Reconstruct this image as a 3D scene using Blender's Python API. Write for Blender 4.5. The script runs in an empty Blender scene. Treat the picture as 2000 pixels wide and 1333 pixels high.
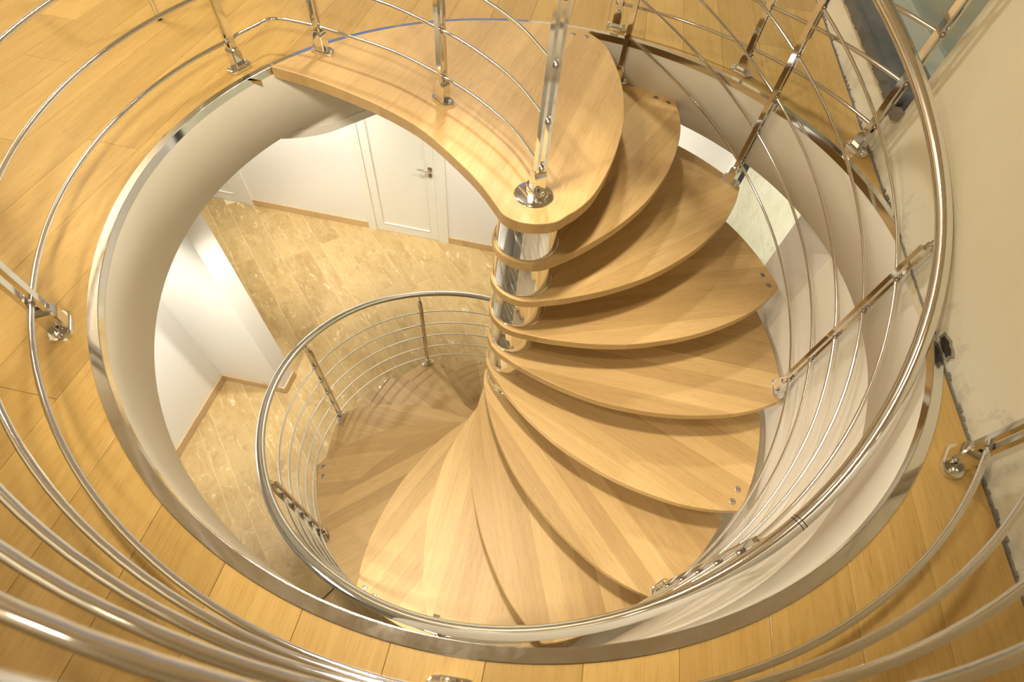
import bpy, math, random
from math import sin, cos, radians, pi, sqrt, hypot, atan2
from mathutils import Matrix, Vector
random.seed(7)
scn = bpy.context.scene
COL = scn.collection

# ------------------------------------------------------------------ camera, world, lights, exposure
PITCH, ROLL = 0.975781022, 0.123799045
CAM = Vector((-0.00814, -1.33432, 1.13787))
F = Vector((0, cos(PITCH), -sin(PITCH))); R0 = Vector((1, 0, 0)); U0 = R0.cross(F)
R2 = R0 * cos(ROLL) + U0 * sin(ROLL); U2 = U0 * cos(ROLL) - R0 * sin(ROLL)
cd = bpy.data.cameras.new('camera'); cam = bpy.data.objects.new('camera', cd); COL.objects.link(cam)
cam.matrix_world = Matrix(((R2.x, U2.x, -F.x, CAM.x), (R2.y, U2.y, -F.y, CAM.y), (R2.z, U2.z, -F.z, CAM.z), (0, 0, 0, 1)))
cd.sensor_width = 36; cd.lens = 978.876 / 2000 * 36; cd.clip_start = 0.01; cd.clip_end = 60
cd.dof.use_dof = True; cd.dof.focus_distance = 2.4; cd.dof.aperture_fstop = 5.0
scn.camera = cam
w = bpy.data.worlds.new('world'); scn.world = w; w.use_nodes = True
w.node_tree.nodes['Background'].inputs[0].default_value = (0.9, 0.75, 0.55, 1)
w.node_tree.nodes['Background'].inputs[1].default_value = 0.03
scn.view_settings.view_transform = 'Standard'; scn.view_settings.look = 'None'
scn.view_settings.exposure = -0.06; scn.view_settings.gamma = 1.0; scn.view_settings.use_curve_mapping = False

def lamp(name, kind, loc, energy, color, size=0.1, target=None, spot=None, blend=0.5):
    ld = bpy.data.lights.new(name, kind); o = bpy.data.objects.new(name, ld); COL.objects.link(o)
    o.location = loc; ld.energy = energy; ld.color = color
    if kind == 'AREA':
        ld.shape = 'DISK'; ld.size = size
    else:
        ld.shadow_soft_size = size
    if kind == 'SPOT':
        ld.spot_size = radians(spot); ld.spot_blend = blend
    if target is not None:
        o.rotation_euler = (Vector(target) - Vector(loc)).to_track_quat('-Z', 'Y').to_euler()
    return o
WARM = (1.0, 0.87, 0.66); SOFT = (1.0, 0.94, 0.82)
lamp('ceiling_spot_stair', 'SPOT', (-0.36, -0.24, 3.12), 590, WARM, 0.15, (0.10, -0.68, -1.6), 43, 0.75)
lamp('ceiling_spot_left', 'SPOT', (-2.7, 1.4, 3.1), 290, WARM, 0.3, (-2.2, 1.3, 0), 120, 0.8)
lamp('ceiling_spot_near', 'SPOT', (-1.0, -2.45, 2.4), 90, WARM, 0.07, (-1.1, 0.5, 0), 50, 0.8)
lamp('fill_spot_right', 'SPOT', (0.62, -2.3, 2.5), 640, WARM, 0.22, (-1.5, 0.35, -0.2), 36, 0.8)  # added fill, brightens the left side of the round lining
lamp('fill_spot_far', 'SPOT', (-0.6, 2.6, 3.1), 330, SOFT, 0.15, (-0.5, 2.2, 0), 130, 0.8)  # added to give the far boards a grazing sheen
lamp('fill_spot_side', 'SPOT', (-1.7, -1.5, 2.7), 190, WARM, 0.12, (1.1, 0.35, -0.3), 44, 0.8)  # added fill for the right part of the lining and the wall
lamp('fill_wall_left', 'SPOT', (-2.7, 1.6, 2.1), 150, WARM, 0.15, (-4.0, 1.8, 2.5), 130, 0.8)  # unseen, added to brighten the left wall that the steel mirrors
lamp('fill_wall_near', 'SPOT', (-2.4, -1.6, 2.1), 130, WARM, 0.15, (-3.6, -2.0, 3.0), 130, 0.8)  # second added wash, brightens the ceiling corner mirrored in the near rails
# lower storey: downlights and added fill spots under the ceiling
lamp('downlight_far', 'SPOT', (-2.70, 2.30, -0.34), 230, SOFT, 0.06, (-2.65, 2.88, -1.7), 84, 0.7)
lamp('downlight_door', 'SPOT', (-1.45, 2.15, -0.34), 125, SOFT, 0.06, (-1.5, 2.88, -2.2), 80, 0.7)
lamp('downlight_left', 'SPOT', (-2.1, -0.2, -0.34), 250, SOFT, 0.06, (-2.75, 0.3, -2.7), 74, 0.7)
lamp('downlight_corridor', 'SPOT', (-3.5, 1.7, -0.34), 70, SOFT, 0.06, (-3.5, 1.7, -3.2), 120, 0.6)
lamp('fill_stub', 'SPOT', (-1.25, 0.9, -0.34), 190, SOFT, 0.05, (-2.22, 0.64, -2.4), 34, 0.6)  # narrow spot added to brighten the stub wall end
lamp('downlight_middle', 'SPOT', (-1.5, 1.6, -0.34), 62, SOFT, 0.06, (-1.6, 1.7, -3.2), 110, 0.7)
lamp('downlight_right', 'SPOT', (0.0, 2.0, -0.34), 190, SOFT, 0.06, (0.4, 2.88, -2.0), 100, 0.7)
lamp('fill_marble', 'SPOT', (0.5, 1.7, -0.34), 70, SOFT, 0.04, (1.6, 1.75, -1.3), 100, 0.7)  # extra spot added to brighten the marble
lamp('downlight_near', 'SPOT', (-1.65, -1.55, -0.46), 210, SOFT, 0.2, (0.9, -0.75, -2.0), 66, 0.7)
lamp('downlight_side', 'SPOT', (-2.3, -1.7, -0.34), 30, SOFT, 0.06, (-2.2, -1.6, -3.2), 110, 0.6)

# ------------------------------------------------------------------ helpers
PHI = radians(-5.3); CU = (cos(PHI), sin(PHI)); CV = (-sin(PHI), cos(PHI))
def hw(u, v, z=0.0): return (u * CU[0] + v * CV[0], u * CU[1] + v * CV[1], z)
def uv_of(x, y): return (x * CU[0] + y * CU[1], x * CV[0] + y * CV[1])
H = 3.286; SZ = 0.0112; RISE = 0.206; SC = (0.0, 0.037); STEP = 22.6; TH0 = 84.0
RING = 1.28; WALLU = 1.266; DRUMZ = -0.29

class MB:
    def __init__(s): s.v = []; s.f = []; s.smooth = []
    def add(s, vs, fs, sm=False):
        o = len(s.v); s.v += [tuple(x) for x in vs]; s.f += [tuple(i + o for i in f) for f in fs]; s.smooth += [sm] * len(fs)
    def box(s, a, b, fn=None):
        x0, y0, z0 = a; x1, y1, z1 = b
        vs = [(x0, y0, z0), (x1, y0, z0), (x1, y1, z0), (x0, y1, z0), (x0, y0, z1), (x1, y0, z1), (x1, y1, z1), (x0, y1, z1)]
        if fn: vs = [fn(*q) for q in vs]
        s.add(vs, [(3, 2, 1, 0), (4, 5, 6, 7), (0, 1, 5, 4), (1, 2, 6, 5), (2, 3, 7, 6), (3, 0, 4, 7)]); return s
    def prism(s, pts, z0, z1, ch=0.0, fn=None, chb=None, smooth_side=False):
        """vertical prism over a CCW outline with chamfered rims"""
        n = len(pts); chb = ch if chb is None else chb
        def inset(d):
            out = []
            for i in range(n):
                p0, p1, p2 = pts[i - 1], pts[i], pts[(i + 1) % n]
                a = Vector((p1[0] - p0[0], p1[1] - p0[1])); b = Vector((p2[0] - p1[0], p2[1] - p1[1]))
                if a.length < 1e-9 or b.length < 1e-9: out.append(p1); continue
                a.normalize(); b.normalize(); na = Vector((-a.y, a.x)); nb = Vector((-b.y, b.x)); m = na + nb
                if m.length < 1e-6: out.append(p1); continue
                m.normalize(); k = d / max(0.35, m.dot(na)); out.append((p1[0] + m.x * k, p1[1] + m.y * k))
            return out
        rings = []
        if chb > 0: rings.append((inset(chb), z0)); rings.append((pts, z0 + chb))
        else: rings.append((pts, z0))
        if ch > 0: rings.append((pts, z1 - ch)); rings.append((inset(ch * .3), z1 - ch * .3)); rings.append((inset(ch), z1))
        else: rings.append((pts, z1))
        vs = [(x, y, z) for r, z in rings for x, y in r]
        if fn: vs = [fn(*q) for q in vs]
        fs = []
        for k in range(len(rings) - 1):
            for i in range(n):
                j = (i + 1) % n; fs.append((k * n + i, k * n + j, (k + 1) * n + j, (k + 1) * n + i))
        o = len(s.v); s.v += [tuple(q) for q in vs]
        for f in fs: s.f.append(tuple(i + o for i in f)); s.smooth.append(smooth_side)
        s.f.append(tuple(o + i for i in reversed(range(n)))); s.smooth.append(False)
        s.f.append(tuple(o + (len(rings) - 1) * n + i for i in range(n))); s.smooth.append(False)
        return s
    def tube(s, pts, r, n=10, caps=True):
        pts = [Vector(q) for q in pts]; m = len(pts); rings = []
        t = (pts[1] - pts[0]).normalized(); up = Vector((0, 0, 1)) if abs(t.z) < .9 else Vector((1, 0, 0))
        nrm = t.cross(up).normalized()
        for i, q in enumerate(pts):
            t2 = (pts[min(i + 1, m - 1)] - pts[max(i - 1, 0)]).normalized()
            nrm = (nrm - t2 * nrm.dot(t2)).normalized(); b = t2.cross(nrm)
            rr = r[i] if isinstance(r, (list, tuple)) else r
            rings.append([q + nrm * (rr * cos(2 * pi * k / n)) + b * (rr * sin(2 * pi * k / n)) for k in range(n)])
        vs = [v for g in rings for v in g]
        fs = [(i * n + k, i * n + (k + 1) % n, (i + 1) * n + (k + 1) % n, (i + 1) * n + k) for i in range(m - 1) for k in range(n)]
        fs = [tuple(reversed(f)) for f in fs]
        s.add(vs, fs, True)
        if caps:
            s.add(rings[0], [tuple(range(n))]); s.add(rings[-1], [tuple(reversed(range(n)))])
        return s
    def lathe(s, prof, n=32, c=(0, 0), a0=0.0, a1=360.0, smooth=True):
        """profile list of (r, z) swept round the z axis"""
        full = abs(a1 - a0) >= 359.9; k = n if full else n + 1
        vs = []
        for i in range(k):
            a = radians(a0 + (a1 - a0) * i / n); vs += [(c[0] + r * cos(a), c[1] + r * sin(a), z) for r, z in prof]
        m = len(prof); fs = []
        for i in range(n):
            j = (i + 1) % k
            for q in range(m - 1): fs.append((i * m + q, j * m + q, j * m + q + 1, i * m + q + 1))
        s.add(vs, fs, smooth); return s
    def mesh(s, name):
        me = bpy.data.meshes.new(name); me.from_pydata(s.v, [], s.f); me.validate(); me.update()
        if len(me.polygons) == len(s.smooth): me.polygons.foreach_set('use_smooth', s.smooth)
        return me
    def build(s, name, mat, parent=None, loc=None, rotz=None):
        o = bpy.data.objects.new(name, s.mesh(name)); COL.objects.link(o)
        if mat: o.data.materials.append(mat)
        if parent: o.parent = parent
        if loc is not None: o.location = loc
        if rotz is not None: o.rotation_euler = (0, 0, rotz)
        return o
def empty(name, loc=(0, 0, 0), rotz=0.0):
    o = bpy.data.objects.new(name, None); COL.objects.link(o); o.location = loc; o.rotation_euler = (0, 0, rotz); o.empty_display_size = .1
    return o
def tag(o, label=None, cat=None, group=None, kind=None):
    for k, v in (('label', label), ('category', cat), ('group', group), ('kind', kind)):
        if v: o[k] = v
    return o
def place(o, parent, loc, rotz=0.0):
    c = o.copy(); COL.objects.link(c); c.parent = parent; c.location = loc; c.rotation_euler = (0, 0, rotz); return c
def sharp(o, ang=35):
    """smooth shading with sharp creases"""
    me = o.data
    me.polygons.foreach_set('use_smooth', [True] * len(me.polygons)); me.set_sharp_from_angle(angle=radians(ang)); return o
def stadium(L, W, n=8):
    r = W / 2; a = L / 2 - r
    return [(a + r * cos(t), r * sin(t)) for t in [-pi / 2 + pi * i / n for i in range(n + 1)]] + [(-a + r * cos(t), r * sin(t)) for t in [pi / 2 + pi * i / n for i in range(n + 1)]]
def catmull(pts, k=8):
    P = [Vector(p) for p in pts]; P = [P[0] * 2 - P[1]] + P + [P[-1] * 2 - P[-2]]; out = []
    for i in range(1, len(P) - 2):
        for j in range(k):
            t = j / k; a, b, c, d = P[i - 1], P[i], P[i + 1], P[i + 2]
            out.append(0.5 * ((2 * b) + (c - a) * t + (2 * a - 5 * b + 4 * c - d) * t * t + (3 * b - a - 3 * c + d) * t ** 3))
    out.append(P[-2]); return out

# ------------------------------------------------------------------ materials
class NT:
    def __init__(s, name):
        s.m = bpy.data.materials.new(name); s.m.use_nodes = True; s.t = s.m.node_tree; s.b = s.t.nodes['Principled BSDF']
    def n(s, typ, **kw):
        x = s.t.nodes.new(typ)
        for k, v in kw.items():
            if k in x.inputs: x.inputs[k].default_value = v
            else: setattr(x, k, v)
        return x
    def l(s, a, b): s.t.links.new(a, b)
    def math(s, op, a, b=None):
        x = s.n('ShaderNodeMath', operation=op)
        for i, v in enumerate((a, b)):
            if v is None: continue
            if isinstance(v, (int, float)): x.inputs[i].default_value = v
            else: s.l(v, x.inputs[i])
        return x.outputs[0]
    def ramp(s, fac, stops):
        x = s.n('ShaderNodeValToRGB'); s.l(fac, x.inputs[0]); e = x.color_ramp.elements
        while len(e) < len(stops): e.new(0.5)
        for el, (p, c) in zip(e, stops): el.position = p; el.color = (*c, 1)
        return x.outputs[0]
    def mix(s, fac, a, b, mode='MIX'):
        x = s.n('ShaderNodeMix', data_type='RGBA', blend_type=mode)
        for i, v in ((0, fac), (6, a), (7, b)):
            if isinstance(v, (int, float)): x.inputs[i].default_value = v
            elif isinstance(v, tuple): x.inputs[i].default_value = (*v, 1)
            else: s.l(v, x.inputs[i])
        return x.outputs[2]
    def bump(s, h, strength=0.1, dist=0.01):
        x = s.n('ShaderNodeBump', Strength=strength, Distance=dist); s.l(h, x.inputs['Height']); s.l(x.outputs[0], s.b.inputs['Normal'])
    def p(s, **kw):
        for k, v in kw.items():
            k = k.replace('_', ' '); s.b.inputs[k].default_value = (*v, 1) if isinstance(v, tuple) else v
        return s.m

def mat_wood(name, light, dark, axis, rough=0.3, staves=0.0, seedlo=0.0, vary=0.15):
    t = NT(name); tc = t.n('ShaderNodeTexCoord'); oi = t.n('ShaderNodeObjectInfo')
    off = t.n('ShaderNodeCombineXYZ'); r100 = t.math('MULTIPLY', oi.outputs['Random'], 37.0)
    for i in range(3): t.l(r100, off.inputs[i])
    add = t.n('ShaderNodeVectorMath', operation='ADD'); t.l(tc.outputs['Object'], add.inputs[0]); t.l(off.outputs[0], add.inputs[1])
    def mapped(a, c):
        mp = t.n('ShaderNodeMapping'); mp.inputs['Scale'].default_value = (a, c, c) if axis == 'x' else (c, a, c); t.l(add.outputs[0], mp.inputs[0]); return mp.outputs[0]
    g = t.n('ShaderNodeTexNoise', Scale=1.0, Detail=6.0, Roughness=0.65, Distortion=0.4); t.l(mapped(2.2, 55), g.inputs['Vector'])
    g2 = t.n('ShaderNodeTexNoise', Scale=1.0, Detail=3.0, Roughness=0.5, Distortion=1.2); t.l(mapped(1.3, 9), g2.inputs['Vector'])
    g3 = t.n('ShaderNodeTexNoise', Scale=1.0, Detail=2.0, Roughness=0.7); t.l(mapped(14, 260), g3.inputs['Vector'])
    c = t.ramp(t.math('ADD', t.math('MULTIPLY', g.outputs[0], .6), t.math('MULTIPLY', g2.outputs[0], .4)), [(0.32, dark), (0.62, light)])
    pores = t.ramp(g3.outputs[0], [(0.30, (0.72, 0.62, 0.5)), (0.46, (1, 1, 1))]); c = t.mix(0.55, c, t.mix(1.0, c, pores, 'MULTIPLY'))
    if staves:
        sx = t.n('ShaderNodeSeparateXYZ'); t.l(tc.outputs['Object'], sx.inputs[0])
        q = t.math('FLOOR', t.math('DIVIDE', sx.outputs[1 if axis == 'x' else 0], staves))
        wn = t.n('ShaderNodeTexWhiteNoise', noise_dimensions='2D'); cv = t.n('ShaderNodeCombineXYZ'); t.l(q, cv.inputs[0]); t.l(r100, cv.inputs[1]); t.l(cv.outputs[0], wn.inputs['Vector'])
        k = t.ramp(wn.outputs['Value'], [(0, (0.80, 0.76, 0.70)), (1, (1.08, 1.08, 1.08))]); c = t.mix(1.0, c, k, 'MULTIPLY')
    else:
        k = t.ramp(oi.outputs['Random'], [(0, (1 - vary, 1 - vary * 1.1, 1 - vary * 1.3)), (1, (1.05, 1.05, 1.05))]); c = t.mix(1.0, c, k, 'MULTIPLY')
    t.l(c, t.b.inputs['Base Color']); t.bump(g.outputs[0], 0.06, 0.002)
    return t.p(Roughness=rough, Specular_IOR_Level=0.45)
M = {}
M['floor_oak'] = mat_wood('oak_floorboard', (0.53, 0.35, 0.118), (0.44, 0.275, 0.078), 'y', 0.30)
M['tread_oak'] = mat_wood('oak_tread', (0.62, 0.435, 0.20), (0.53, 0.355, 0.15), 'x', 0.40, staves=0.088)
M['landing_oak'] = mat_wood('oak_landing', (0.57, 0.39, 0.17), (0.49, 0.32, 0.13), 'y', 0.38, staves=0.088)
M['subfloor'] = NT('dark_subfloor').p(Base_Color=(0.10, 0.06, 0.025), Roughness=0.8)

def mat_plaster(name, col, rough=0.6, stain=None, mott=0.06):
    t = NT(name); tc = t.n('ShaderNodeTexCoord')
    n = t.n('ShaderNodeTexNoise', Scale=1.6, Detail=4.0, Roughness=0.6); t.l(tc.outputs['Object'], n.inputs['Vector'])
    c = t.ramp(n.outputs[0], [(0.3, tuple(x * (1 - mott) for x in col)), (0.7, col)])
    if stain:   # grubby smears of old mortar along the foot of the unfinished wall
        sx = t.n('ShaderNodeSeparateXYZ'); t.l(tc.outputs['Object'], sx.inputs[0])
        mp = t.n('ShaderNodeMapping'); mp.inputs['Scale'].default_value = (1, 1, 1); t.l(tc.outputs['Object'], mp.inputs[0])
        n2 = t.n('ShaderNodeTexNoise', Scale=14.0, Detail=9.0, Roughness=0.72); t.l(mp.outputs[0], n2.inputs['Vector'])
        low = t.n('ShaderNodeMapRange'); low.inputs[1].default_value = 0.22; low.inputs[2].default_value = 0.0; t.l(sx.outputs[2], low.inputs[0])
        up = t.math('GREATER_THAN', sx.outputs[2], -0.005)
        k = t.ramp(t.math('MULTIPLY', t.math('ADD', n2.outputs[0], t.math('MULTIPLY', low.outputs[0], 0.30)), up), [(0.74, (0, 0, 0)), (0.92, (1, 1, 1))])
        c = t.mix(t.math('MULTIPLY', k, 0.6), c, stain)
        pale = t.math('MULTIPLY', t.math('MULTIPLY', low.outputs[0], up), 0.5); c = t.mix(pale, c, (0.74, 0.74, 0.66))
    t.l(c, t.b.inputs['Base Color'])
    nb = t.n('ShaderNodeTexNoise', Scale=90.0, Detail=3.0); t.l(tc.outputs['Object'], nb.inputs['Vector']); t.bump(nb.outputs[0], 0.05, 0.003)
    return t.p(Roughness=rough)
M['wall'] = mat_plaster('warm_white_plaster', (0.78, 0.74, 0.64))
M['wall_rough'] = mat_plaster('unfinished_plaster', (0.73, 0.665, 0.48), 0.75, stain=(0.20, 0.18, 0.14), mott=0.10)
M['drum'] = mat_plaster('satin_drum_paint', (0.86, 0.83, 0.74), 0.42)
M['white'] = mat_plaster('bright_white_paint', (0.84, 0.83, 0.79), 0.5, mott=0.02)
M['pier_shade'] = mat_plaster('shaded_pier_plaster', (0.70, 0.66, 0.60), 0.5)  # grey is the pier face's shading put into its colour
M['satin'] = NT('satin_white_strip').p(Base_Color=(0.80, 0.79, 0.74), Roughness=0.22)
M['door'] = NT('white_lacquer').p(Base_Color=(0.83, 0.82, 0.74), Roughness=0.35)
M['steel'] = NT('polished_steel').p(Base_Color=(0.80, 0.80, 0.79), Metallic=1.0, Roughness=0.07)
def mat_brushed():
    t = NT('worn_steel_trim'); tc = t.n('ShaderNodeTexCoord'); n = t.n('ShaderNodeTexNoise', Scale=14.0, Detail=5.0, Roughness=0.7); t.l(tc.outputs['Object'], n.inputs['Vector'])
    r = t.n('ShaderNodeMapRange'); r.inputs[1].default_value = .35; r.inputs[2].default_value = .7; r.inputs[3].default_value = .08; r.inputs[4].default_value = .17; t.l(n.outputs[0], r.inputs[0]); t.l(r.outputs[0], t.b.inputs['Roughness'])
    return t.p(Base_Color=(0.78, 0.78, 0.76), Metallic=1.0)
M['trim'] = mat_brushed()
M['satin_steel'] = NT('satin_steel').p(Base_Color=(0.42, 0.37, 0.33), Metallic=1.0, Roughness=0.35)
M['rubber'] = NT('black_rubber').p(Base_Color=(0.015, 0.015, 0.016), Roughness=0.5)
M['black'] = NT('black_lacquer').p(Base_Color=(0.006, 0.006, 0.014), Roughness=0.5, Specular_IOR_Level=0.15)
def mat_slate():
    t = NT('grey_slate'); tc = t.n('ShaderNodeTexCoord'); n = t.n('ShaderNodeTexNoise', Scale=7.0, Detail=8.0, Roughness=0.7); t.l(tc.outputs['Object'], n.inputs['Vector'])
    t.l(t.ramp(n.outputs[0], [(0.3, (0.075, 0.08, 0.078)), (0.7, (0.15, 0.155, 0.145))]), t.b.inputs['Base Color']); return t.p(Roughness=0.55)
M['slate'] = mat_slate()
M['frame'] = NT('greygreen_frame').p(Base_Color=(0.42, 0.45, 0.38), Roughness=0.35)
M['glass'] = NT('window_glass').p(Base_Color=(0.55, 0.62, 0.52), Roughness=0.05, Transmission_Weight=0.6, IOR=1.45)
M['crumb'] = mat_plaster('crumbled_mortar', (0.34, 0.31, 0.25), 0.9, mott=0.5)
M['cavity'] = NT('dark_cavity').p(Base_Color=(0.035, 0.028, 0.022), Roughness=0.95)
def mat_stone(name, a, b, c3, sc=(1.0, 1.0), rough=0.3, vary=0.2, fleck=0.7):
    t = NT(name); tc = t.n('ShaderNodeTexCoord'); oi = t.n('ShaderNodeObjectInfo'); r = t.math('MULTIPLY', oi.outputs['Random'], 53.0)
    off = t.n('ShaderNodeCombineXYZ'); [t.l(r, off.inputs[i]) for i in range(3)]
    add = t.n('ShaderNodeVectorMath', operation='ADD'); t.l(tc.outputs['Object'], add.inputs[0]); t.l(off.outputs[0], add.inputs[1])
    mp = t.n('ShaderNodeMapping'); mp.inputs['Scale'].default_value = (sc[0], sc[1], 1); t.l(add.outputs[0], mp.inputs[0])
    def noise(scale, det, ro, dist):
        x = t.n('ShaderNodeTexNoise', Scale=scale, Detail=det, Roughness=ro, Distortion=dist); t.l(mp.outputs[0], x.inputs['Vector']); return x.outputs[0]
    n1 = noise(3.0, 6.0, .6, .5); n2 = noise(13.0, 7.0, .7, 1.0); n3 = noise(5.0, 8.0, .68, .8)
    col = t.ramp(t.math('ADD', t.math('MULTIPLY', n1, .6), t.math('MULTIPLY', n2, .4)), [(0.34, b), (0.52, a), (0.72, tuple(min(1, x * 1.10) for x in a))])
    vein = t.ramp(n2, [(0.585, (0, 0, 0)), (0.70, (1, 1, 1))]); col = t.mix(t.math('MULTIPLY', vein, fleck), col, c3)
    dk = t.ramp(n3, [(0.34, (1, 1, 1)), (0.44, (0, 0, 0))]); col = t.mix(t.math('MULTIPLY', dk, 0.42), col, tuple(x * .78 for x in b))
    k = t.ramp(oi.outputs['Random'], [(0, (1 - vary,) * 3), (1, (1.05, 1.05, 1.05))]); col = t.mix(1.0, col, k, 'MULTIPLY')
    t.l(col, t.b.inputs['Base Color']); return t.p(Roughness=rough)
M['travertine'] = mat_stone('honey_travertine', (0.51, 0.365, 0.165), (0.40, 0.26, 0.098), (0.80, 0.68, 0.46), (1.5, 0.62), 0.34, 0.06, 0.9)
M['skirting'] = mat_stone('travertine_skirting', (0.60, 0.43, 0.23), (0.52, 0.35, 0.17), (0.68, 0.52, 0.32), (1.2, 1.2), 0.3, 0.08)
M['grout'] = NT('pale_grout').p(Base_Color=(0.74, 0.62, 0.40), Roughness=0.8)
def mat_marble():
    t = NT('cream_marble'); tc = t.n('ShaderNodeTexCoord')
    mp = t.n('ShaderNodeMapping'); mp.inputs['Rotation'].default_value = (.5, .2, .3); t.l(tc.outputs['Object'], mp.inputs[0])
    a = t.n('ShaderNodeTexNoise', Scale=1.7, Detail=8.0, Roughness=.6, Distortion=1.6); t.l(mp.outputs[0], a.inputs['Vector'])
    b = t.n('ShaderNodeTexNoise', Scale=4.5, Detail=6.0, Roughness=.6); t.l(mp.outputs[0], b.inputs['Vector'])
    c = t.ramp(b.outputs[0], [(.35, (.66, .66, .50)), (.6, (.76, .78, .63))])
    v = t.ramp(t.math('ABSOLUTE', t.math('SUBTRACT', a.outputs[0], .5)), [(0, (1, 1, 1)), (.016, (0, 0, 0))])
    t.l(t.mix(t.math('MULTIPLY', v, .45), c, (.50, .46, .28)), t.b.inputs['Base Color']); return t.p(Roughness=.06)
M['marble'] = mat_marble()
t_ = NT('dusk_glass'); M['dusk'] = t_.p(Base_Color=(0.01, 0.015, 0.05), Roughness=0.1, Emission_Color=(0.40, 0.50, 0.78), Emission_Strength=0.5)

# ------------------------------------------------------------------ upper floor
def S(o): return tag(o, kind='structure')
floor = S(empty('floor'))
def disc_slab(name, r, u0, u1, v0, v1, z0, z1, mat, parent=None, n=96):
    """rectangular slab (house axes) with a round hole"""
    mb = MB(); ang = [2 * pi * i / n for i in range(n)]
    def edge(a):
        d = (cos(a - PHI), sin(a - PHI)); ts = []
        for c, lo, hi in ((d[0], u0, u1), (d[1], v0, v1)):
            if abs(c) > 1e-6: ts.append((hi if c > 0 else lo) / c)
        t = min(x for x in ts if x > 0); return hw(d[0] * t, d[1] * t)
    crn = [atan2(hw(u, v)[1], hw(u, v)[0]) % (2 * pi) for u in (u0, u1) for v in (v0, v1)]
    ang = sorted(ang + crn); n = len(ang)
    I = [(r * cos(a), r * sin(a)) for a in ang]; O = [edge(a)[:2] for a in ang]
    vs = [(x, y, z) for z in (z0, z1) for L in (I, O) for x, y in L]; fs = []
    for i in range(n):
        j = (i + 1) % n
        fs += [(2 * n + i, 3 * n + i, 3 * n + j, 2 * n + j), (i, j, n + j, n + i), (i, 2 * n + i, 2 * n + j, j), (n + i, n + j, 3 * n + j, 3 * n + i)]
    mb.add(vs, fs); return mb.build(name, mat, parent)
disc_slab('subfloor', 1.30, -4.0, 1.40, -3.6, 3.6, -0.05, -0.019, M['subfloor'], floor)
RF = RING + 0.0255
def plank_poly(u0, u1, v0, v1, side):
    """part of a board lying outside the round opening; side = +1 far, -1 near, 0 clear of it"""
    if side == 0: return [(u0, v0), (u1, v0), (u1, v1), (u0, v1)]
    k = 16; us = [u0 + (u1 - u0) * i / k for i in range(k + 1)]; low = []
    for u in us:
        d = RF * RF - u * u; low.append(sqrt(d) if d > 0 else 0.0)
    if side > 0:
        lo = [max(v0, x) for x in low]
        pts = [(u, min(b, v1)) for u, b in zip(us, lo)]
        if all(b >= v1 - 1e-4 for b in lo): return None
        return pts + [(u1, v1), (u0, v1)] if True else None
    hi = [min(v1, -x) for x in low]
    if all(b <= v0 + 1e-4 for b in hi): return None
    return [(u0, v0), (u1, v0)] + [(u, max(b, v0)) for u, b in zip(reversed(us), reversed(hi))]
def clean(pts):
    out = []
    for q in pts:
        if not out or hypot(q[0] - out[-1][0], q[1] - out[-1][1]) > 1e-4: out.append(q)
    while len(out) > 2 and hypot(out[0][0] - out[-1][0], out[0][1] - out[-1][1]) < 1e-4: out.pop()
    return out
rp = random.Random(3); W = 0.186; G = 0.0005
for k in range(-1, 28):
    ub = 1.068 - W * k; u0, u1 = ub - W + G, min(ub - G, 1.262)
    if k == 13: joints = [-3.4, -1.75, -0.095, 1.65, 3.4]
    elif k == 12: joints = [-3.4, -2.5, -1.02, 0.42, 2.1, 3.4]
    elif k == 14: joints = [-3.4, -2.2, -0.75, 1.05, 2.6, 3.4]
    else:
        joints = [-3.4]; v = -3.4 + rp.uniform(0.4, 1.5)
        while v < 3.1: joints.append(v); v += rp.uniform(1.2, 1.9)
        joints.append(3.4)
    for a, b in zip(joints[:-1], joints[1:]):
        mid = abs((u0 + u1) / 2); inter = min(abs(u0), abs(u1)) < RF
        spans = [(a + G, b - G, 0)]
        if inter:
            spans = []
            if b > 0: spans.append((max(a + G, 0.0), b - G, 1))
            if a < 0: spans.append((a + G, min(b - G, 0.0), -1))
        polys = [q for q in (plank_poly(u0, u1, x, y, s) for x, y, s in spans) if q]
        for poly in polys:
            poly = clean(poly)
            if len(poly) < 3: continue
            cu = sum(q[0] for q in poly) / len(poly); cv = sum(q[1] for q in poly) / len(poly)
            MB().prism([(x - cu, y - cv) for x, y in poly], -0.018, 0.0, 0.0007, chb=0).build('plank', M['floor_oak'], floor, hw(cu, cv), PHI)

# round opening: lining, steel edging
lining = S(MB().lathe([(RING, -0.022), (RING, DRUMZ), (RING + 0.012, DRUMZ), (RING + 0.012, -0.03)], 180).build('wall_round', M['drum']))
ring = empty('edging_ring'); tag(ring, 'polished steel ring edging the round floor opening', 'edging')
MB().lathe([(RING - 0.0015, 0.0035), (RING, 0.0042), (RF - 0.001, 0.0042), (RF + 0.0004, 0.003), (RF + 0.0004, -0.002)], 220, smooth=False).build('flange', M['trim'], ring)
MB().lathe([(RING, -0.0245), (RING - 0.0018, -0.0245), (RING - 0.0018, 0.0035)], 220).build('rim_face', M['steel'], ring)
for o in ring.children: sharp(o, 12)

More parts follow.
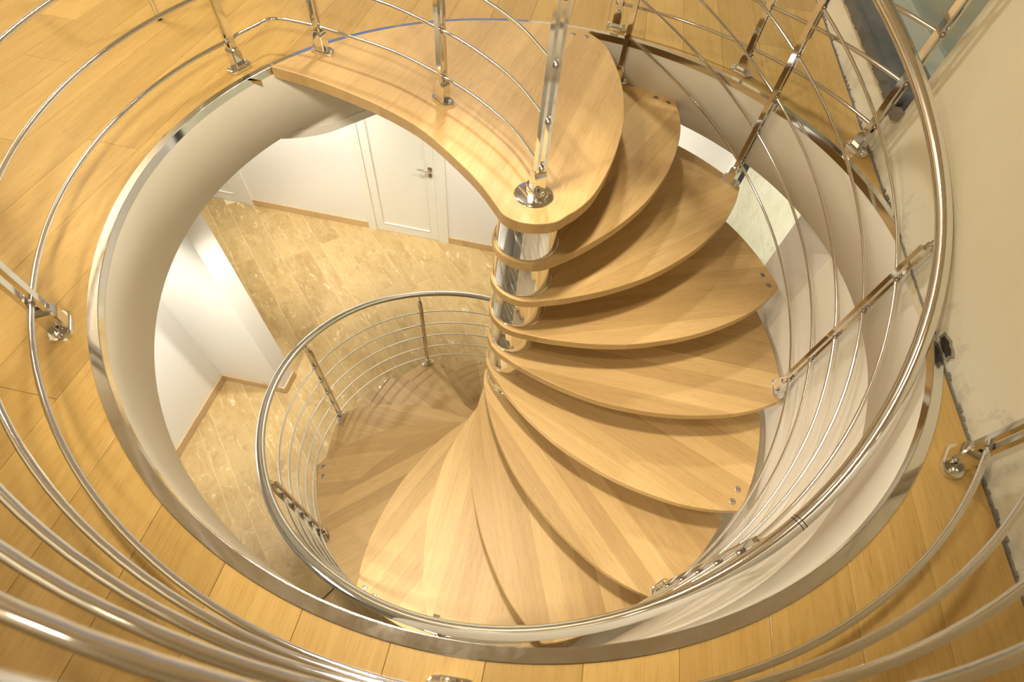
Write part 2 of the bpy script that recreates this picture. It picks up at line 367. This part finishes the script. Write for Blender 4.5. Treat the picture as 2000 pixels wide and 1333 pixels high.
# ------------------------------------------------------------------ upper walls and ceiling
wallr = S(empty('wall_right'))
def hbox(name, u0, u1, v0, v1, z0, z1, mat, parent=None):
    return MB().box((u0, v0, z0), (u1, v1, z1), hw).build(name, mat, parent)
def hobj(name, u0, u1, v0, v1, z0, z1, mat, parent=None):   # local axes kept on the house axes so wall textures read z
    return MB().box((u0, v0, z0), (u1, v1, z1)).build(name, mat, parent, (0, 0, 0), PHI)
WV0, WV1, WZ0 = 0.664, 2.30, 0.20
hobj('wall_panel', WALLU, 1.50, -3.6, WV0, -0.03, 3.2, M['wall_rough'], wallr)
hobj('wall_panel', WALLU, 1.50, WV0, WV1, -0.03, WZ0 - 0.03, M['wall_rough'], wallr)
hobj('wall_panel', WALLU, 1.50, WV0, WV1, 1.55, 3.2, M['wall_rough'], wallr)
hobj('wall_panel', WALLU, 1.50, WV1, 3.6, -0.03, 3.2, M['wall_rough'], wallr)
win = S(empty('window_1'))
hobj('sill', 1.262, 1.46, WV0 + 0.003, WV1 - 0.003, WZ0 - 0.03, WZ0, M['slate'], win)
hobj('sill_nosing', 1.240, 1.262, WV0 + 0.03, WV1 - 0.003, WZ0 - 0.045, WZ0 - 0.008, M['slate'], win)
fr = MB()
for a, b in (((1.415, WV0 + .003, WZ0), (1.455, WV1 - .003, WZ0 + 0.06)), ((1.415, WV0 + .003, 1.49), (1.455, WV1 - .003, 1.55)), ((1.415, WV0 + .003, WZ0 + .06), (1.455, WV0 + .07, 1.49)), ((1.415, WV1 - .07, WZ0 + .06), (1.455, WV1 - .003, 1.49))): fr.box(a, b)
fr.build('window_frame', M['frame'], win, (0, 0, 0), PHI)
hobj('pane', 1.432, 1.440, WV0 + .07, WV1 - .07, WZ0 + .06, 1.49, M['glass'], win)
bolt = MB().tube([(0, 0, 0), (0, 0, 0.012)], 0.017, 6); bolt.tube([(0, 0, 0.012), (0, 0, 0.03)], 0.008, 8)
bolt.build('bolt', M['steel'], win, hw(1.345, WV0 + 0.045, WZ0))
hobj('sill_block', 1.236, 1.268, WV0 - 0.012, WV0 + 0.028, WZ0 - 0.055, WZ0 - 0.02, M['crumb'], win)
rough = MB(); rr = random.Random(5)   # crumbled plaster lip under the sill
for i in range(60):
    v = WV0 + 0.05 + i * 0.027; s_ = rr.uniform(.006, .013)
    rough.box((1.252, v, WZ0 - 0.05 - s_), (1.267, v + rr.uniform(.012, .026), WZ0 - 0.03))
rough_o = rough.build('plaster_lip', M['crumb'], wallr, (0, 0, 0), PHI); rough_o['kind'] = 'stuff'
# broken plaster hole where the steel ring runs into the wall
hole = S(empty('trim_1', hw(WALLU, -0.30, 0.012), PHI))
n = 22; rh = random.Random(11); rad = [rh.uniform(.75, 1.2) for _ in range(n)]
def hp(i, s, d): a = 2 * pi * i / n; return (d, 0.030 * s * rad[i] * cos(a) * 1.35, 0.016 * s * rad[i] * sin(a) * (1.5 if sin(a) > 0 else .45) + .004)
mb = MB(); rings_ = [[hp(i, 1.25, .001) for i in range(n)], [hp(i, 1.08, -.006) for i in range(n)], [hp(i, .92, -.003) for i in range(n)]]
mb.add([q for r_ in rings_ for q in r_], [(k * n + i, k * n + (i + 1) % n, (k + 1) * n + (i + 1) % n, (k + 1) * n + i) for k in range(2) for i in range(n)]); mb.build('hole_rim', M['crumb'], hole)
mb = MB(); mb.add([hp(i, .94, -.0025) for i in range(n)] + [(-.001, 0, .006)], [(i, (i + 1) % n, n) for i in range(n)]); mb.build('hole_cavity', M['cavity'], hole)
gap = MB(); rg = random.Random(8)     # ragged dark joint between boards and wall
for i in range(360):
    v = -2.2 + i * 0.0125; gap.box((WALLU - 0.0035 - rg.random() * .002, v, -.006), (WALLU + .001, v + .0126, -.001 + .009 * rg.random() ** 5))
gp = gap.build('mortar_joint', M['crumb'], wallr, (0, 0, 0), PHI); gp['kind'] = 'stuff'
S(hobj('wall_left', -4.15, -4.0, -3.6, 3.6, 0, 3.2, M['wall'])); S(hobj('wall_far', -4.15, 1.5, 3.6, 3.75, 0, 3.2, M['wall'])); S(hobj('wall_near', -4.15, 1.5, -3.75, -3.6, 0, 3.2, M['wall']))
S(hobj('ceiling', -4.15, 1.5, -3.75, 3.75, 3.2, 3.35, M['wall']))
win2 = S(empty('window_2')); hobj('pane', -3.0, -0.55, 3.585, 3.6, 0.9, 2.3, M['dusk'], win2); hobj('window_frame', -1.83, -1.77, 3.57, 3.6, 0.9, 2.3, M['frame'], win2)

# ------------------------------------------------------------------ lower storey
Z0 = -H
low = S(empty('floor_lower')); hobj('screed', -5.2, 2.4, -4, 3.1, Z0 - .06, Z0 - .003, M['grout'], low)
TD = radians(39.7); n_ = (cos(TD), sin(TD)); t_d = (-sin(TD), cos(TD))
bounds = [-1.934, -1.804, -1.467, -1.233, -.84, -.574, -.267, -.127, .12, .467, .724, 1.06, 1.323, 1.452]
b0 = bounds[0]; pat = [.25, .34, .14, .27]; i = 0
while b0 > -4.6: b0 -= pat[i % 4]; i += 1; bounds.insert(0, b0)
b1 = bounds[-1]; i = 0
while b1 < 3.2: b1 += pat[i % 4]; i += 1; bounds.append(b1)
bounds.insert(bounds.index(-.84), -1.05) if -.84 in bounds else None
rt = random.Random(21); known = {-.267: [3.83, 2.8], .12: [], .467: [2.83], .724: [2.47], 1.06: [2.16], -1.467: [1.6]}
for a, b in zip(bounds[:-1], bounds[1:]):
    tt = -4.6 + rt.uniform(0, .8); js = [tt]
    while tt < 5.4: tt += rt.choice([.45, .6, .75, .9]) * rt.uniform(.9, 1.1); js.append(tt)
    for c, d in zip(js[:-1], js[1:]):
        s_, t2 = (a + b) / 2, (c + d) / 2; x, y = s_ * n_[0] + t2 * t_d[0], s_ * n_[1] + t2 * t_d[1]; u, v = uv_of(x, y)
        if not (-4.7 < u < 1.7 and -2.0 < v < 3.05): continue
        if v > 2.88 + .35: continue
        wx, wy = (b - a) / 2 - .0019, (d - c) / 2 - .0015
        MB().prism([(-wx, -wy), (wx, -wy), (wx, wy), (-wx, wy)], -.012, 0, .0012, chb=0).build('tile', M['travertine'], low, (x, y, Z0), TD)
S(disc_slab('ceiling_lower', RING + .006, -5.2, 2.4, -4, 3.1, DRUMZ, -.06, M['white']))
VF = 2.882; DL, DR = -2.184, -1.188
wf = S(empty('wall_back'))
hobj('wall_panel', -3.66, DL, VF, VF + .15, Z0, DRUMZ, M['white'], wf); hobj('wall_panel', DR, 2.4, VF, VF + .15, Z0, DRUMZ, M['white'], wf)
hobj('wall_panel', DL, DR, VF, VF + .15, Z0 + 2.16, DRUMZ, M['white'], wf); hobj('wall_panel', -5.2, -3.66, VF, VF + .15, Z0 + 2.16, DRUMZ, M['white'], wf)
wl = S(empty('wall_side')); hobj('wall_panel', -2.98, -2.784, -4, .552, Z0, DRUMZ, M['white'], wl)
hobj('wall_panel', -2.98, -2.162, .552, .737, Z0, DRUMZ, M['white'], wl)
S(hobj('wall_corridor', -5.35, -5.2, -4, 3.1, Z0, DRUMZ, M['white'])); S(hobj('wall_front', -5.2, 2.4, -4.15, -4, Z0, DRUMZ, M['white']))
A0, A1 = 11.4, -104.0
S(MB().lathe([(RING, DRUMZ), (RING, Z0), (RING + .15, Z0), (RING + .15, DRUMZ)], 90, a0=A1, a1=A0).build('wall_curved', M['drum']))
cx, cy = RING * cos(radians(A0)), RING * sin(radians(A0)); cu, cv = uv_of(cx, cy)
S(hobj('wall_pier', cu, cu + .14, cv - .002, .767, Z0, DRUMZ, M['pier_shade']))
wm = S(empty('wall_marble'))
hobj('marble_slab', 1.50, 1.56, .80, 2.423, Z0, DRUMZ, M['marble'], wm); hobj('black_strip', 1.50, 1.55, 2.427, 2.67, Z0, DRUMZ, M['black'], wm)
hobj('wall_panel', 1.50, 1.56, 2.674, 2.882, Z0, DRUMZ, M['white'], wm)
# curved bulkhead band under the ceiling beyond the opening
arc = catmull([(-1.75, .78), (-1.5, .765), (-1.27, .79), (-1.095, .865), (-.97, .99), (-.825, 1.14), (-.62, 1.28), (-.3, 1.37), (.1, 1.40)], 6)
def band(z0, z1, d0, d1):
    mb = MB(); m = len(arc); pl = []
    for i, q in enumerate(arc):
        t = (arc[min(i + 1, m - 1)] - arc[max(i - 1, 0)]).normalized(); nn = Vector((t.y, -t.x)) ; pl.append((q + nn * d0, q + nn * d1))
    vs = [(x.x, x.y, z) for z in (z0, z1) for ab in pl for x in ab]; k = 2 * m; fs = []
    for i in range(m - 1):
        a = 2 * i; fs += [(a, a + 2, a + 2 + k, a + k), (a + 3, a + 1, a + 1 + k, a + 3 + k), (a, a + 1, a + 3, a + 2), (a + k, a + 2 + k, a + 3 + k, a + 1 + k)]
    fs += [(0, k, k + 1, 1), (2 * m - 2, 2 * m - 1, 2 * m - 1 + k, 2 * m - 2 + k)]; mb.add(vs, fs, False); return mb
bk = S(empty('trim_2')); sharp(band(-.415, DRUMZ, 0, -.04).build('bulkhead', M['drum'], bk)); sharp(band(-.455, -.412, .004, -.04).build('edge_strip', M['satin'], bk))

# skirting boards
def skirting(name, segs, parent=None):
    r_ = S(empty(name))
    for (ua, va, ub, vb) in segs:
        L = hypot(ub - ua, vb - va); a = atan2(vb - va, ub - ua)
        o = MB().prism([(-L / 2 + .001, 0), (L / 2 - .001, 0), (L / 2 - .001, .016), (-L / 2 + .001, .016)], 0, .095, .002, chb=0).build('skirting_stone', M['skirting'], r_, hw((ua + ub) / 2, (va + vb) / 2, Z0 + .0005), PHI + a)
    return r_
skirting('baseboard_back', [(DL, VF, -2.72, VF), (-2.72, VF, -3.66, VF), (-1.0, VF, DR, VF), (-.2, VF, -1.0, VF), (1.5, VF, -.2, VF)])
skirting('baseboard_side', [(-2.784, .536, -2.784, -.25), (-2.784, -.25, -2.784, -1.2), (-2.784, -1.2, -2.784, -2.2)])
skirting('baseboard_pier', [(-2.146, .552, -2.784, .552), (-2.162, .737, -2.162, .552)])

# doors
def door(name, uL, leafL, leafR, uR, full=True):
    d = S(empty(name))
    cas = MB()
    def cb(u0, u1, z0, z1, v0=-.014, v1=0.0): cas.box((u0, VF + v0, Z0 + z0), (u1, VF + v1, Z0 + z1))
    cb(uL, leafL - .003, 0, 2.16); cb(leafR + .003, uR, 0, 2.16); cb(leafL - .003, leafR + .003, 2.06, 2.16)
    cas.build('door_frame', M['door'], d, (0, 0, 0), PHI)
    leaf = MB(); z1 = 2.055; s_ = .085; b_ = .12
    def lb(u0, u1, z0, z1, v0=-.007, v1=.03): leaf.box((u0, VF + v0, Z0 + z0), (u1, VF + v1, Z0 + z1))
    lb(leafL, leafL + s_, .004, z1); lb(leafR - s_ - .012, leafR, .004, z1); lb(leafL + s_, leafR - s_ - .012, .004, b_); lb(leafL + s_, leafR - s_ - .012, z1 - .1, z1)
    lf = leaf.build('door_leaf', M['door'], d, (0, 0, 0), PHI)
    hobj('door_panel', leafL + s_ - .002, leafR - s_ - .010, VF + .003, VF + .022, Z0 + b_ - .002, Z0 + z1 - .098, M['door'], d)
    ml = MB(); P0, P1, P2, P3 = leafL + s_, leafR - s_ - .012, b_, z1 - .1
    for a, b in (((P0, P2), (P0 + .008, P3)), ((P1 - .008, P2), (P1, P3)), ((P0, P2), (P1, P2 + .008)), ((P0, P3 - .008), (P1, P3))): ml.box((a[0], VF - .011, Z0 + a[1]), (b[0], VF + .004, Z0 + b[1]))
    ml.build('panel_moulding', M['door'], d, (0, 0, 0), PHI)
    if full:
        hu, hz_ = leafR - .045, 1.03
        mb = MB(); mb.box((hu - .022, VF - .016, Z0 + hz_ - .022), (hu + .022, VF - .007, Z0 + hz_ + .022))
        hd = mb.build('door_handle', M['satin_steel'], d, (0, 0, 0), PHI)
        lv = MB().tube(catmull([(hu, VF - .012, Z0 + hz_), (hu, VF - .045, Z0 + hz_), (hu - .012, VF - .055, Z0 + hz_ + .001), (hu - .06, VF - .054, Z0 + hz_ + .008), (hu - .125, VF - .050, Z0 + hz_ + .002)], 5), .009, 10)
        lv.build('lever', M['satin_steel'], hd)
        mb = MB(); mb.box((hu - .02, VF - .014, Z0 + .955 - .022), (hu + .02, VF - .007, Z0 + .955 + .022)); lk = mb.build('lock_plate', M['satin_steel'], d, (0, 0, 0), PHI)
        mb = MB(); mb.box((hu - .004, VF - .0155, Z0 + .943), (hu + .004, VF - .013, Z0 + .965)); mb.build('keyhole', M['black'], lk)
    return d
door('door_1', DL, -2.08, -1.307, DR); door('door_2', -4.66, -4.55, -3.775, -3.66)

# ------------------------------------------------------------------ spiral staircase
st = empty('spiral_staircase', (SC[0], SC[1], Z0)); tag(st, 'oak spiral staircase winding round a polished steel column', 'staircase')
ZO = -Z0     # height offset of children
def zt(i): return SZ - i * RISE
front = [(1.246, -.058), (1.13, -.132), (.98, -.196), (.75, -.252), (.5, -.268), (.3, -.246), (.13, -.203), (.02, -.163), (-.07, -.118), (-.115, -.06), (-.128, 0.0), (-.115, .06), (-.07, .11)]
fr_s = [(q.x, q.y) for q in catmull(front, 5)]
back = [(q.x, q.y) for q in catmull([(-.07, .11), (.02, .14), (.25, .165), (.6, .27), (.95, .40), (1.10, .462)], 4)][1:]
outer = [(1.257 * cos(radians(a)), 1.257 * sin(radians(a))) for a in [21.5 - 1.5 * k for k in range(16)]]
tip = [(1.2565, -.025), (1.254, -.048)]
outline = fr_s + back + [q for q in outer] + tip
outline = clean(outline)
area = sum(outline[i][0] * outline[(i + 1) % len(outline)][1] - outline[(i + 1) % len(outline)][0] * outline[i][1] for i in range(len(outline)))
if area < 0: outline.reverse()
tread0 = MB().prism(outline, -.041, 0, .003, smooth_side=False).build('tread', M['tread_oak'], st); sharp(tread0, 20)
scr = MB().lathe([(.0001, .0012), (.0034, .0012), (.0076, .0012), (.0125, .0012), (.0145, .0002), (.0145, -.002)], 16)
screw0 = scr.build('screw', M['satin_steel'], tread0); screw0.data.materials.append(M['black'])
for q in range(16):
    if q in (0, 15, 7, 8): screw0.data.polygons[q * 5 + 1].material_index = 1
treads = {}; stud0 = None
for i in range(1, 16):
    th = radians(TH0 - STEP * i)
    t = tread0 if i == 1 else place(tread0, st, (0, 0, 0))
    t.location = (0, 0, zt(i) + ZO); t.rotation_euler = (0, 0, th); treads[i] = t
    for a in (1.7, -1.5): 
        p_ = (1.212 * cos(radians(a)), 1.212 * sin(radians(a)), -.041)
        if stud0 is None: stud0 = MB().tube([(0, 0, 0), (0, 0, -.022)], .012, 12).build('stud', M['satin_steel'], t, p_)
        else: place(stud0, t, p_)
    if i % 2 == 1:
        for q, a in enumerate((1.7, -1.5)):
            p_ = (1.212 * cos(radians(a)), 1.212 * sin(radians(a)), 0)
            if i == 1 and q == 0: screw0.location = p_
            else: place(screw0, t, p_, .6)
LO = [(.172, 1.236), (.245, 1.146), (.291, .994), (.322, .808), (.328, .598), (.308, .42), (.263, .225), (.209, .074), (.158, -.008), (.125, -.044), (.085, -.085), (.021, -.106), (-.04, -.103), (-.084, -.082), (-.110, -.049), (-.178, .05), (-.264, .15), (-.423, .307), (-.582, .413), (-.765, .501), (-.95, .572), (-1.112, .615)]
lo = [(q.x, q.y) for q in catmull(LO, 4)]
lo += [(1.2725 * cos(radians(a)), 1.2725 * sin(radians(a))) for a in [150.3 - k * 1.5 for k in range(0, 47)]]
lo = clean([(x - SC[0], y - SC[1]) for x, y in lo])
ar = sum(lo[i][0] * lo[(i + 1) % len(lo)][1] - lo[(i + 1) % len(lo)][0] * lo[i][1] for i in range(len(lo)))
if ar < 0: lo.reverse()
# built in a frame turned so that its boards run across the landing as in the photo
LA = radians(-14); lo_r = [(x * cos(-LA) - y * sin(-LA), x * sin(-LA) + y * cos(-LA)) for x, y in lo]
land = MB().prism(lo_r, -.048, 0, .0035).build('landing', M['landing_oak'], st, (0, 0, SZ + ZO), LA); sharp(land, 20)
land['label'] = 'wide oak landing board joining stair and upper floor'
for a in (85.2, 82.2): place(screw0, land, (1.166 * cos(radians(a) - LA), 1.166 * sin(radians(a) - LA), 0), .5)
cap = MB().lathe([(0, .004), (.06, .004), (.066, .003), (.0685, .0005)], 48).build('column_cap', M['steel'], land, (0.004, 0.0, 0)); sharp(cap, 40)
# steel sleeves of the column
top = 0.0
for i in range(0, 16):
    zb = zt(i + 1); zu = zt(i) - (.048 if i == 0 else .041)
    if i == 0: s0 = MB().lathe([(.119, 0), (.119, .003), (.1165, .0045), (.1158, .006), (.1158, zu - zb)], 64).build('column_sleeve', M['steel'], st, (0, 0, zb + ZO)); sharp(s0, 30)
    elif i == 1: s1 = MB().lathe([(.119, 0), (.119, .003), (.1165, .0045), (.1158, .006), (.1158, zu - zb)], 64).build('column_sleeve', M['steel'], st, (0, 0, zb + ZO)); sharp(s1, 30)
    else: place(s1, st, (0, 0, max(zb, Z0) + ZO))
MB().lathe([(.0, .008), (.17, .008), (.18, .006), (.18, 0)], 48).build('column_base', M['steel'], st)

# ------------------------------------------------------------------ posts
GAP, TH, WD = .0145, .0110, .022
def post_kit(hgt, rails, parent, loc, rotz, cache={}):
    """a post of two flat bars with base plate, bracket, screws, clamps and saddle; origin at its foot"""
    key = (round(hgt, 3), tuple(round(x, 3) for x in rails))
    if key not in cache:
        mb = MB()
        for s_ in (-1, 1):
            y0 = s_ * (GAP / 2 + TH / 2)
            pts = [(-WD / 2, y0 - TH / 2), (WD / 2, y0 - TH / 2), (WD / 2, y0 + TH / 2), (-WD / 2, y0 + TH / 2)]
            mb.prism(pts, .022, hgt - .05, .0012)
        cache[key] = mb.mesh('post')
    me = cache[key]
    if not me.materials: me.materials.append(M['steel'])
    o = bpy.data.objects.new('post', me); COL.objects.link(o); o.parent = parent; o.location = loc; o.rotation_euler = (0, 0, rotz)
    def child(name, build, mat, l=(0, 0, 0)):
        if name not in cache:
            m2 = build().mesh(name); m2.materials.append(mat); cache[name] = m2
        c = bpy.data.objects.new(name, cache[name]); COL.objects.link(c); c.parent = o; c.location = l; return c
    def plate(): return MB().prism(stadium(.104, .052, 10), 0, .015, .0045, chb=0, smooth_side=False)
    def bracket():
        n = 12; prof = [(-.021, .013)] + [(.021 * -cos(pi * k / n), .066 + .024 * sin(pi * k / n)) for k in range(n + 1)] + [(.021, .013)]
        mb = MB(); k = len(prof); d = .0225; e = .0035
        rings = [([(x * (1 - e / .021), z - (e if z > .06 else 0)) for x, z in prof], -d), (prof, -d + e), (prof, d - e), ([(x * (1 - e / .021), z - (e if z > .06 else 0)) for x, z in prof], d)]
        vs = [(x, y, z) for pr_, y in rings for x, z in pr_]; fs = []
        for r_ in range(3):
            for i in range(k):
                j = (i + 1) % k; fs.append((r_ * k + i, r_ * k + j, (r_ + 1) * k + j, (r_ + 1) * k + i))
        fs += [tuple(reversed(range(k))), tuple(3 * k + i for i in range(k))]
        fs = [tuple(reversed(f)) for f in fs]
        mb.add(vs, fs, False); return mb
    def screw_():
        return MB().lathe([(.0001, .0185), (.0032, .0185), (.0034, .0235), (.006, .0235), (.0085, .021), (.0085, .013)], 12)
    c = child('base_plate', plate, M['steel']); 
    child('bracket', bracket, M['steel'])
    for s_ in (-1, 1): child('base_screw', screw_, M['steel'], (.0365 * s_, 0, .002))
    for z in rails: child('rail_clamp', lambda: MB().tube([(-.0175, 0, 0), (-.015, 0, 0), (.015, 0, 0), (.0175, 0, 0)], [.0068, .0085, .0085, .0068], 12), M['satin_steel'], (0, 0, z))
    def saddle(): 
        mb = MB().box((-.010, -.007, -.075), (.010, .007, -.03)); mb.tube([(0, 0, -.03), (0, 0, 0)], .0065, 10); return mb
    child('saddle', saddle, M['steel'], (0, 0, hgt - .004))
    return o
RZ = [.110, .275, .440, .605, .770]; HZ = .975; RR = 1.362

# balcony balustrade: round the near and left side, then along the landing
bal = empty('balcony_balustrade', (0, 0, 0)); tag(bal, 'polished steel balustrade round the near edge of the opening and along the landing', 'balustrade', 'steel balustrades')
LR = [(-1.085, .795), (-.948, .772), (-.763, .712), (-.584, .640), (-.394, .520), (-.248, .405), (-.099, .245), (.010, .062)]
def bal_path(z):
    P_ = [Vector((RR * cos(radians(a)), RR * sin(radians(a)), z)) for a in [-34.2 - k * 2.0 for k in range(0, 87)]]
    P_ += [q.to_3d() + Vector((0, 0, z)) for q in catmull([(-1.222, .625), (-1.178, .725), (-1.160, .768), (-1.135, .790), (-1.085, .795)], 4)]
    P_ += [q.to_3d() + Vector((0, 0, z)) for q in catmull(LR, 6)][1:]
    return P_
for z in RZ: MB().tube(bal_path(z), .0068, 10).build('rail', M['steel'], bal)
def hr_path():
    P_ = [Vector((1.372 * cos(radians(a)), 1.372 * sin(radians(a)), HZ)) for a in [-34.2 - k * 2.0 for k in range(0, 87)]]
    P_ += [q.to_3d() + Vector((0, 0, HZ)) for q in catmull([(-1.222, .625), (-1.16, .73), (-1.03, .785)] + LR[1:], 6)]
    return P_
MB().tube(hr_path(), .021, 16).build('handrail', M['steel'], bal)
for a in (-34.2, -91.7, -149.2, 154.6):
    post_kit(HZ - .02, RZ, bal, (RR * cos(radians(a)), RR * sin(radians(a)), .0005), radians(a + 90))
for (x, y), ta, z in (((-.948, .772), -16, SZ), ((-.392, .516), -34, SZ)):
    post_kit(HZ - .02 - SZ, [q - SZ for q in RZ], bal, (x, y, z), radians(ta))
post_kit(HZ - .02 - SZ, [q - SZ for q in RZ], bal, (.012, .046, SZ + .0042), radians(-58))

# second balcony balustrade, right of the landing up to the wall
bal2 = empty('balcony_balustrade', (0, 0, 0)); tag(bal2, 'short polished steel balustrade between the stair head and the rough wall', 'balustrade', 'steel balustrades')
def arc_path(r, z, a0, a1): n = 24; return [(r * cos(radians(a0 + (a1 - a0) * k / n)), r * sin(radians(a0 + (a1 - a0) * k / n)), z) for k in range(n + 1)]
for z in RZ: MB().tube(arc_path(1.366, z, 78.2, 23.0), .0068, 10).build('rail', M['steel'], bal2)
MB().tube(arc_path(1.366, HZ, 80, 22.6), .021, 16).build('handrail', M['steel'], bal2)
for a in (77.2, 50.4, 23.6): post_kit(HZ - .02, RZ, bal2, (1.366 * cos(radians(a)), 1.366 * sin(radians(a)), .0005), radians(a + 90))

# stair balustrade
sb = empty('stair_balustrade', (0, 0, 0)); tag(sb, 'polished steel balustrade spiralling down the outer ends of the treads', 'balustrade', 'steel balustrades')
def hel(a): return SZ - (TH0 - a) / STEP * RISE
def interp(x, tab):
    for (x0, y0), (x1, y1) in zip(tab[:-1], tab[1:]):
        if x0 >= x >= x1: t = (x0 - x) / (x0 - x1); return y0 + (y1 - y0) * t
    return tab[0][1] if x > tab[0][0] else tab[-1][1]
HRR = [(90, 1.235), (-12, 1.231), (-36, 1.248), (-70, 1.253), (-290, 1.255)]
HRH = [(90, .957), (30, .957), (18, .966), (9, .971), (1, .978), (-5, .984), (-13, 1.0), (-20, .99), (-29, .965), (-40, .965), (-60, .962), (-85, .925), (-97, .92), (-126, .99), (-148, 1.0), (-180, 1.035), (-210, 1.02), (-232, .985), (-290, .99)]
def smooth_tab(tab, a, wd=9): return sum(interp(a + d, tab) for d in (-wd, -wd / 2, 0, wd / 2, wd)) / 5
HK = [.108, .275, .443, .612, .782]
def hpt(a, r, h): return (SC[0] + r * cos(radians(a)), SC[1] + r * sin(radians(a)), hel(a) + h)
angs = [88 - k * 2.2 for k in range(0, 170)]
def hr(a): return hpt(a, smooth_tab(HRR, a), smooth_tab(HRH, a))
MB().tube([hr(a) for a in angs], .0215, 18).build('handrail', M['steel'], sb)
RS = 1.236
def sub_collar(a):
    q = [Vector(hr(a + d)) for d in (-.05, .05)]; MB().tube(q, .0219, 18).build('handrail_collar', M['black'], sb)
for a in (-47.7, -48.2): sub_collar(a)
for h in HK: MB().tube([hpt(a, RS, h) for a in angs if 73.6 >= a >= -286], .0056, 9).build('rail', M['steel'], sb)
for i in (1, 2, 4, 6, 8, 10, 12, 14):
    a = TH0 - STEP * i; ap = 73.2 if i == 1 else a
    zb = zt(i); hp_ = Vector(hr(ap)); rp_ = RS
    dz = hel(ap) - zb
    post_kit(hp_.z - .019 - zb, [h + dz for h in HK], sb, (SC[0] + rp_ * cos(radians(ap)), SC[1] + rp_ * sin(radians(ap)), zb), radians(ap + 90))

# ------------------------------------------------------------------ small loose things
stool = empty('stool', (-1.711, .8905, 0.0)); tag(stool, 'slim chrome stool leg with black foot on the oak floor beyond the left rails', 'stool')
for dx, dy in ((0, 0), (-.33, .22), (-.10, .42), (.24, .36)):
    lg = MB().tube([(dx, dy, .012), (dx + .012 * (1 if dx > -.1 else -1), dy, .44)], .0095, 12).build('leg', M['steel'], stool)
    MB().tube([(dx, dy, .0005), (dx, dy, .016)], .0125, 12).build('rubber_foot', M['rubber'], lg)
MB().tube([(0.012, 0, .44), (-.34, .22, .44), (-.09, .42, .44), (.228, .36, .44), (0.012, 0, .44)], .009, 10).build('seat_frame', M['steel'], stool)
rod = MB().tube([(-.13, 0, 0), (.13, 0, 0)], .0035, 8).build('cable', M['rubber'], None, (-1.19, -.92, Z0 + .004), radians(52.7)); tag(rod, 'short black cable lying on the stone floor behind the lower handrail', 'cable')

for nm, lb, ct in (('floor', 'upper floor of long golden oak boards around the round opening', 'floor'), ('floor_lower', 'lower floor of honey travertine strips laid diagonally', 'floor'),
        ('wall_right', 'rough cream plaster wall beside the balustrade, unfinished along its foot', 'wall'), ('wall_round', 'smooth white lining of the round floor opening', 'wall'),
        ('wall_curved', 'tall curved cream wall behind the outer ends of the treads', 'wall'), ('wall_back', 'bright white lower wall holding the panelled door', 'wall'),
        ('wall_side', 'white lower wall with a stub end left of the stair', 'wall'), ('wall_marble', 'cream veined marble wall seen past the upper treads', 'wall'),
        ('wall_pier', 'wall strip between marble and curved wall, its shading painted grey', 'wall'), ('door_1', 'white panelled door with lever handle on the lower storey', 'door'),
        ('door_2', 'white door leaf half hidden at the corridor end of the lower wall', 'door'), ('window_1', 'deep window with dark slate sill in the rough wall', 'window'),
        ('trim_1', 'dark broken plaster hole where the steel ring meets the wall', 'hole'), ('trim_2', 'curved white bulkhead band under the lower ceiling above the door', 'bulkhead'),
        ('baseboard_back', 'travertine skirting along the lower wall beside the door', 'skirting'), ('baseboard_side', 'travertine skirting along the lower left wall', 'skirting'),
        ('baseboard_pier', 'travertine skirting round the stub wall end', 'skirting')):
    o = bpy.data.objects.get(nm)
    if o: tag(o, lb, ct)
